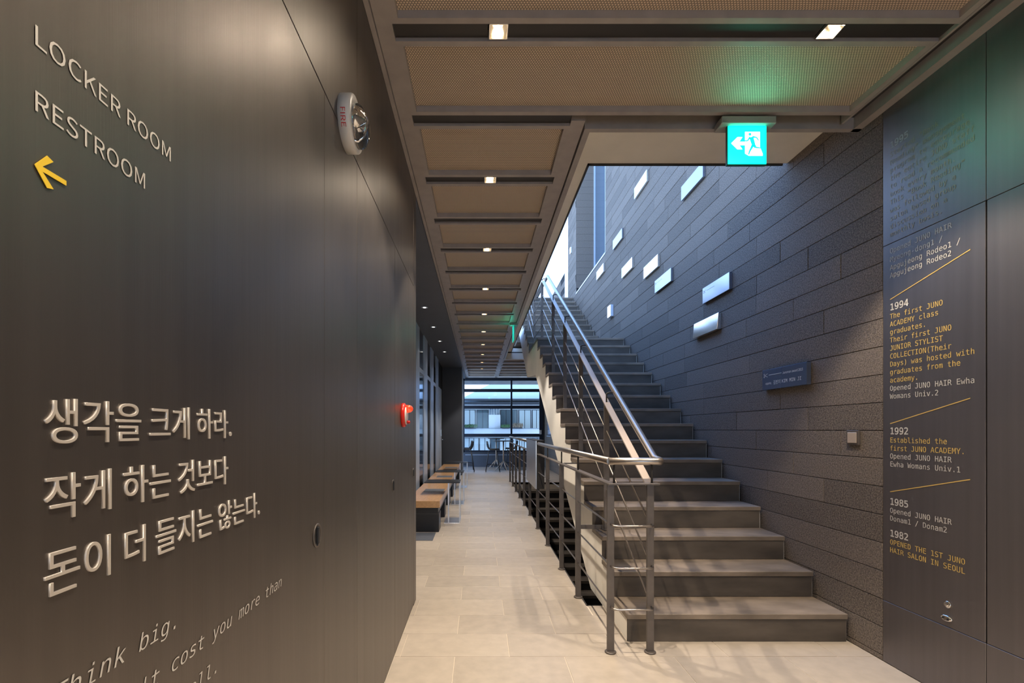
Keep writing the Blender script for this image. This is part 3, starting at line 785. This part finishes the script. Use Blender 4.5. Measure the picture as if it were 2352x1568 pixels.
def limb(a, b, w0, w1):
    dx, dy = b[0]-a[0], b[1]-a[1]; ln = math.hypot(dx, dy); nx, ny = -dy/ln, dx/ln
    er.prism([(a[0]+nx*w0, a[1]+ny*w0), (b[0]+nx*w1, b[1]+ny*w1), (b[0]-nx*w1, b[1]-ny*w1), (a[0]-nx*w0, a[1]-ny*w0)], E, .001, .0018)
limb((.60, .70), (.67, .46), .055, .045); limb((.57, .70), (.50, .60), .022, .016); limb((.50, .60), (.42, .60), .016, .014)
limb((.63, .71), (.74, .69), .022, .016); limb((.74, .69), (.79, .61), .016, .012); limb((.64, .48), (.56, .33), .036, .020); limb((.56, .33), (.53, .24), .020, .014)
limb((.68, .48), (.71, .42), .036, .028); limb((.71, .43), (.86, .41), .020, .012)
er.obj('running_figure', M_exit_g, ex, 'green running figure')
la = bpy.data.lights.new('exit_sign_glow', 'AREA'); la.shape = 'RECTANGLE'; la.size = .2; la.size_y = .2; la.energy = 1.1; la.color = (.02, 1, .62)
lo = bpy.data.objects.new('exit_sign_glow', la); COL.objects.link(lo); lo.location = (1.486, 2.676, 2.84); lo.rotation_euler = (PI/2, 0, 0)
ex2 = thing('exit_sign', 'distant green exit sign seen edge-on beside the stairs', 'exit sign', (.57, 7.9, 2.7))
MB().cbox(.50, .62, 7.86, 7.95, 2.955, 2.995, .003).obj('mount', M_exitbox, ex2)
MB().cbox(.554, .566, 7.80, 8.02, 2.69, 2.955, .001).obj('housing', M_exitbox, ex2)
MB().box(.551, .554, 7.805, 8.015, 2.695, 2.95).box(.566, .569, 7.805, 8.015, 2.695, 2.95).obj('panel', M_exit_d, ex2, 'glowing green face')
lb_ = bpy.data.lights.new('exit_sign_glow', 'POINT'); lb_.energy = .5; lb_.color = (.02, 1, .62); lb_.shadow_soft_size = .05
lo = bpy.data.objects.new('exit_sign_glow', lb_); COL.objects.link(lo); lo.location = (.50, 7.9, 2.86)

# ================================================================== ALARMS ON THE LEFT WALL
fa = thing('fire_strobe', 'white round fire strobe with clear dome high on the steel wall', 'alarm', (XL, 1.69, 2.325))
MB().lathe([(.092, 0), (.092, .036), (.089, .041), (.070, .042)], (XL, 1.69, 2.325), n=40).obj('base', M_whitepl, fa)
MB().lathe([(.070, 0), (.070, .012), (.062, .026), (.045, .037), (.022, .043), (.003, .044)], (XL+.042, 1.69, 2.316), n=32).obj('dome', M_clear, fa, 'clear faceted dome')
MB().lathe([(.040, 0), (.022, .012), (.010, .020)], (XL+.0365, 1.69, 2.335), n=8).tube([(XL+.04, 1.69, 2.27), (XL+.058, 1.69, 2.29), (XL+.058, 1.69, 2.33), (XL+.04, 1.69, 2.35)], .004, 8).obj('reflector', M_chrome, fa)
a0 = -PI/2+.0
def rim(u, v, d=0):   # text wraps on the rim: u downwards along the rim, v toward the wall
    ang = PI+ (u/.092)
    return (XL+.018+v, 1.69+(.0925+d)*math.cos(ang), 2.325-(.0925)*math.sin(u/.092))
put_text('lettering', 'FIRE', M_redtxt, fa, rim, fit=(.0, .058, -.008, .008), f=F_CJK, label='red lettering reading FIRE')
al = thing('fire_call_point', 'round red fire alarm with glowing red lamp low on the steel wall', 'alarm', (XL, 2.96, 1.35))
MB().lathe([(.073, 0), (.073, .014), (.066, .020), (.050, .021)], (XL, 2.96, 1.348), n=36).obj('body', M_red, al)
MB().lathe([(.056, 0), (.054, .006), (.02, .008)], (XL+.0205, 2.96, 1.345), n=28).obj('face', M_whitepl, al, 'white face')
MB().lathe([(.024, 0), (.024, .016), (.020, .032), (.010, .042), (.002, .044)], (XL+.020, 2.96, 1.386), n=20).obj('lamp', M_redlens, al, 'red lamp dome')
MB().lathe([(.010, 0), (.010, .016), (.006, .020)], (XL+.026, 2.96, 1.305), n=14).obj('button', M_redtxt, al)

# ================================================================== LEFT GLAZED FRONT, BENCH
gf = struct('wall_corridor', 'glazed aluminium shop front on the left of the corridor')
XF = -1.0
MB().box(XF-.10, XF-.02, 3.6, 13.3, 0, 2.97).obj('backing', M_back, gf)
y = 8.09-1.245*4
while y < 11.2:
    MB().cbox(XF-.02, XF-.012, y, y+.665, .10, 2.24, .001).obj('pane', M_glassblk, gf); MB().cbox(XF-.02, XF-.012, y, y+.665, 2.31, 2.96, .001).obj('pane', M_glassblk, gf)
    MB().cbox(XF-.02, XF, y+.665, min(y+1.245, 13.3), 0, 2.965, .002).obj('panel', M_mull, gf)
    y += 1.245
y = 8.09-1.245*4
MB().box(XF-.02, XF-.004, 3.6, 11.8, 2.24, 2.31).box(XF-.02, XF-.004, 3.6, 11.8, 0, .10).obj('transom', M_mull, gf)
MB().cbox(XF-.018, XF+.006, 11.75, 12.75, .01, 2.31, .002).obj('door', M_mull, gf, 'grey aluminium door')
MB().tube([(XF+.006, 12.6, 1.0), (XF+.05, 12.6, 1.0), (XF+.05, 12.5, 1.0)], .008, 8).cbox(XF+.006, XF+.02, 12.56, 12.64, 1.08, 1.26, .002).obj('handle', M_chrome, gf)
pl = struct('wall_pier', 'charcoal pier at the end of the bench')
MB().cbox(-1.1, -.475, 13.3, 14.1, 0, 2.965, .003).obj('pier_body', M_navy, pl)
MB().box(-.475, -.468, 13.32, 13.36, 0, 2.96).box(-.475, -.468, 14.05, 14.09, 0, 2.96).obj('edge_trim', M_mull, pl)

be = thing('bench', 'long low oak topped bench on black supports along the shop front', 'bench', (-.69, 5.93, 0))
BX0, BX1 = -.905, -.485
for a in range(3):
    ya = 5.93+a*2.10
    MB().cbox(BX0, BX1, ya+.002, ya+2.098, .298, .384, .003).obj('seat_board', M_wood, be)
MB().box(BX0+.02, BX1-.022, 5.95, 12.2, .225, .298).obj('rail', M_black, be)
for ya in (5.94, 6.95, 8.05, 9.05, 10.15, 11.9):
    MB().cbox(BX0+.03, BX1-.012, ya, ya+.28, .0, .225, .003).obj('leg', M_black, be)
for ya in (6.80, 8.85, 10.95):
    MB().box(-.79, -.505, ya, ya+.33, .384, .3855).obj('socket_plate', M_navy, be, 'dark plate let into the seat')
def side_table(y0, lb, x0=-.74, x1=-.262):
    t = thing('side_table', lb, 'side table', (-.35, y0+.2, 0), 'steel side tables reaching over the bench')
    MB().cbox(x0, x1, y0, y0+.40, .540, .550, .001).obj('table_top', M_black, t)
    MB().cbox(-.475, x1, y0, y0+.40, .0, .010, .001).obj('base', M_steel, t)
    MB().cbox(x1-.010, x1, y0+.01, y0+.02, .01, .54, .001).obj('leg', M_steel, t); MB().cbox(-.424, -.404, y0+.01, y0+.02, .01, .54, .001).obj('leg', M_steel, t)
    MB().cbox(x1-.010, x1, y0+.38, y0+.39, .01, .54, .001).obj('leg', M_steel, t)
side_table(6.48, 'dark topped steel side table reaching over the bench, nearest')
side_table(8.11, 'dark topped steel side table reaching over the bench, middle')
side_table(10.4, 'dark topped steel side table reaching over the bench, farthest')

# ================================================================== FAR GLAZED WALL
wb = struct('wall_end', 'charcoal end wall under the window')
WX0, WX1 = -.50, 2.02
MB().box(-1.1, XR, YEND, YEND+.12, 0, .52).box(-1.1, WX0, YEND, YEND+.12, .52, 3.1).box(WX1+.1, XR, YEND, YEND+.12, .52, 3.1).obj('end_wall', M_navy, wb)
MB().box(-.475, XR, YEND-.02, YEND, .40, .415).obj('rail_line', M_mull, wb); MB().box(-.475, XR, YEND-.012, YEND, 0, .08).obj('skirting', M_navy, wb)
w1 = struct('window_1', 'large navy framed window at the end of the corridor')
def zz(y, Y=YEND): return EYE+(UY-y)*Y/FPX
fr = MB()
fr.box(WX0-.05, WX1+.12, YEND-.04, YEND+.02, .50, .56); fr.box(WX0-.05, WX1+.12, YEND-.04, YEND+.02, 2.90, 3.0)
fr.box(WX0-.05, WX0, YEND-.04, YEND+.02, .5, 3.0); fr.box(WX1, WX1+.12, YEND-.04, YEND+.02, .5, 3.0)
fr.box(1.05, 1.11, YEND-.05, YEND+.03, .5, 3.0)
for a, b in ((893, 900), (931, 938.5), (995.7, 1003)): fr.box(WX0, WX1+.02, YEND-.03, YEND+.02, zz(b), zz(a))
fr.obj('frame', M_winfr, w1)
for x0, x1 in ((WX0, 1.05), (1.11, WX1)):
    zs = [.56, zz(1003), zz(995.7), zz(938.5), zz(931), zz(900), zz(893), 2.90]
    for a in range(0, 8, 2):
        MB().box(x0, x1, YEND-.008, YEND-.004, zs[a], zs[a+1]).obj('pane', M_glass, w1)
MB().cbox(2.02, 2.09, YEND-.06, YEND-.04, 1.10, 1.24, .002).obj('door_control', M_whitepl, w1)
w3 = struct('window_3', 'small blue window in the stone wall behind the stairs')
MB().box(XR-.012, XR-.002, 14.72, 15.5, 1.06, 1.52).obj('frame', M_outfr, w3); MB().box(XR-.015, XR-.012, 14.77, 15.45, 1.10, 1.48).obj('pane', mat('glowing blue glass', (.12, .18, .30), .1, emit=(.3, .45, .8), estr=.12), w3)  # pane given a faint blue glow of its own in place of daylight
MB().box(XR-.04, XR-.002, 14.70, 15.52, 1.04, 1.06).obj('sill', M_mull, w3)

# ---- stools and high tables
def stool(x, y, face, lb):
    """face=+1 sitter looks to +X"""
    t = thing('bar_stool', lb, 'bar stool', (x, y, 0), 'black bar stools by the window')
    f = face; m = MB(); n = 8; vs_ = []; F = []
    prof_ = [(.20, .625), (.17, .645), (.08, .640), (-.05, .640), (-.13, .665), (-.175, .74), (-.195, .83), (-.205, .905)]
    wd = [.16, .19, .205, .205, .20, .195, .185, .15]
    for (px, pz), w_ in zip(prof_, wd):
        for j in range(n):
            u = -1+2*j/(n-1); e = abs(u)**3
            vs_.append((x+f*(px+(.05*e if pz > .66 else 0)), y+u*w_, pz+(.03*e if pz < .66 else 0)))
    for i in range(len(prof_)-1):
        for j in range(n-1): F.append((i*n+j, i*n+j+1, (i+1)*n+j+1, (i+1)*n+j))
    m.add(vs_, F, True); me = m.mesh('seat_shell', M_blackpl)
    o = link('seat_shell', me, t); so = o.modifiers.new('t', 'SOLIDIFY'); so.thickness = .016
    for sx in (-1, 1):
        for sy in (-1, 1):
            MB().tube([(x+sx*.12, y+sy*.12, .635), (x+sx*.21, y+sy*.20, 0)], .011, 8).obj('leg', M_blackpl, t)
    k = [(x+sx*.182, y+sy*.175, .21) for sx, sy in ((-1, -1), (1, -1), (1, 1), (-1, 1), (-1, -1))]
    MB().tube(k, .008, 8).obj('footrest', M_blackpl, t)
stool(.40, 14.45, 1, 'black bar stool with its back to the left, in front of the round high tables')
stool(-.36, 14.45, -1, 'black bar stool at the far left by the pier, nearer of two')
stool(-.40, 15.35, -1, 'black bar stool at the far left by the pier, farther of two')
stool(1.02, 15.2, -1, 'black bar stool behind the high tables, partly hidden by the railing')
def high_table(x, y, r, h, lb):
    t = thing('high_table', lb, 'table', (x, y, 0))
    MB().lathe([(r-.01, 0), (r, .006), (r, .018), (r-.012, .026)], (x, y, h-.026), 'z', 36).obj('table_top', M_blackpl, t)
    MB().tube([(x, y, .28), (x, y, h-.026)], .022, 12).obj('column', M_flat, t)
    for a in (.35, .35+PI/2, .35+PI, .35+1.5*PI):
        MB().tube([(x, y, .30), (x+.27*math.cos(a), y+.27*math.sin(a), .012)], .016, 8, r2=.010).obj('leg', M_flat, t)
high_table(.54, 15.5, .27, .99, 'round black high table on a grey four legged column, left one')
high_table(.74, 14.9, .33, .92, 'round black high table on a grey column, right one behind the railing')

# ================================================================== OUTSIDE
YF = 24.0
def fx(px): return (px-UX)*YF/FPX
def fz(py): return EYE+(UY-py)*YF/FPX
gr = struct('ground', 'paved yard outside')
MB().box(-30, 30, YEND+.2, 80, -.6, -.5).obj('paving', M_ground, gr)
hb = thing('opposite_building', 'pale rendered building with blue grey metal roof across the yard', 'building', (0, YF, -.5))
MB().box(-8, 12, YF, YF+6, -.5, fz(932)).obj('wall', M_fac, hb)
MB().add([(fx(1058), YF-.9, fz(919)), (14, YF-.9, fz(919)), (14, YF+5.5, 5.0), (2.63, YF+5.5, 5.0), (-1.2, YF+12, fz(919)), (14, YF+12, fz(919))], [(0, 1, 2, 3), (0, 3, 4), (3, 2, 5, 4), (1, 5, 2), (0, 4, 5, 1)]).obj('roof', M_roof, hb)
MB().box(-8, 14, YF-.95, YF-.85, fz(922), fz(918)).box(-8, 14, YF-.75, YF-.65, fz(930), fz(925)).obj('eave', M_outfr, hb)
MB().box(-8, 14, YF-.7, YF, fz(938), fz(931)).obj('eave_board', M_fac, hb)
MB().box(-8, 12, YF-.85, YF-.75, fz(1000), fz(984)).obj('balcony_wall', M_fac, hb)
MB().box(-8, 12, YF-.88, YF-.72, fz(984.5), fz(983)).obj('coping', M_roof, hb)
MB().box(-8, 12, YF-.85, YF, fz(1002), fz(999)).obj('balcony_slab', M_fac, hb)
def far_window(x0, x1, y0, y1, m, curtain=None):
    f = MB().box(fx(x0), fx(x1), YF-.05, YF-.01, fz(y1), fz(y0)).obj('window', M_outfr, hb)
    k = max(1, round((x1-x0)/13)); wpx = (x1-x0-1.4)/k
    for i in range(k):
        a = x0+1.4+i*wpx
        MB().box(fx(a), fx(a+wpx-1.4), YF-.07, YF-.05, fz(y1-1), fz(y0+1)).obj('window_pane', m, f)
for (x0, x1, m) in ((1066, 1092, M_curt), (1095, 1122, M_pane), (1149, 1188, M_pane), (1191, 1219, M_curt), (1222, 1242, M_curt), (1250, 1290, M_pane), (1010, 1062, M_pane)):
    far_window(x0, x1, 941, 984, m)
for (x0, x1, m) in ((1066, 1100, M_curt), (1101, 1126, M_curt), (1127, 1146, M_pane), (1147, 1175, M_curt), (1176, 1210, M_curt), (1211, 1246, M_pane), (1010, 1064, M_pane)):
    far_window(x0, x1, 1005, 1037, m)
MB().cbox(fx(1122), fx(1148), YF-.70, YF-.1, fz(984), fz(953), .02).obj('service_box', M_fac, hb, 'white service box')
for px in (1126, 1131, 1137, 1143): MB().tube([(fx(px), YF-.4, fz(953)), (fx(px), YF-.4, fz(938))], .03, 8).obj('pipe', M_roof, hb)
def planter(px0, px1, top, m, lb, nm):
    t = thing('planter', lb, 'plant', (fx((px0+px1)/2), YF-1.0, fz(984)))
    MB().cbox(fx(px0), fx(px1), YF-1.02, YF-.89, fz(984.5), fz(981.5), .01).obj('box', M_outfr, t)
    lf = MB(); rnd = random.Random(nm)
    for i in range(160):
        a = rnd.uniform(fx(px0), fx(px1)); h = rnd.uniform(.25, 1)*(fz(top)-fz(982)); b = rnd.uniform(-.12, .12); c = YF-.96+rnd.uniform(-.1, .1)
        w_ = .02 if m is M_leafdry else .035
        p = Vector((a+b, c, fz(982)+h)); q_ = Vector((a+b*.5, c, fz(982)+h*.5))
        lf.add([(a, c, fz(982)), (q_.x-w_, q_.y, q_.z), p, (q_.x+w_, q_.y+.02, q_.z)], [(0, 1, 2, 3)])
    lf.obj('foliage', m, t, kind='stuff')
planter(1069, 1094, 973, M_leaf, 'green leafy plants on the balcony at the window left', 1)
planter(1151, 1166, 974, M_leaf, 'green plants on the balcony behind the window post', 3)
planter(1173, 1196, 970, M_leafdry, 'dry brown reeds on the balcony right of the window post', 2)

# ================================================================== BEHIND THE CAMERA: unseen rear wall, glazing added to let in fill daylight
rw = struct('wall_rear', 'unseen rear wall with glazing added for fill daylight')
MB().box(-.62, XR+.15, -6.1, -6.0, 2.6, 3.1).box(-.62, XR+.15, -6.1, -6.0, 0, .08).box(-.62, -.45, -6.1, -6.0, 0, 3.1).box(XR-.05, XR+.15, -6.1, -6.0, 0, 3.1).obj('rear_frame', M_navy, rw)
MB().box(-.45, XR-.05, -6.06, -6.05, .08, 2.6).obj('pane', M_glass, rw)
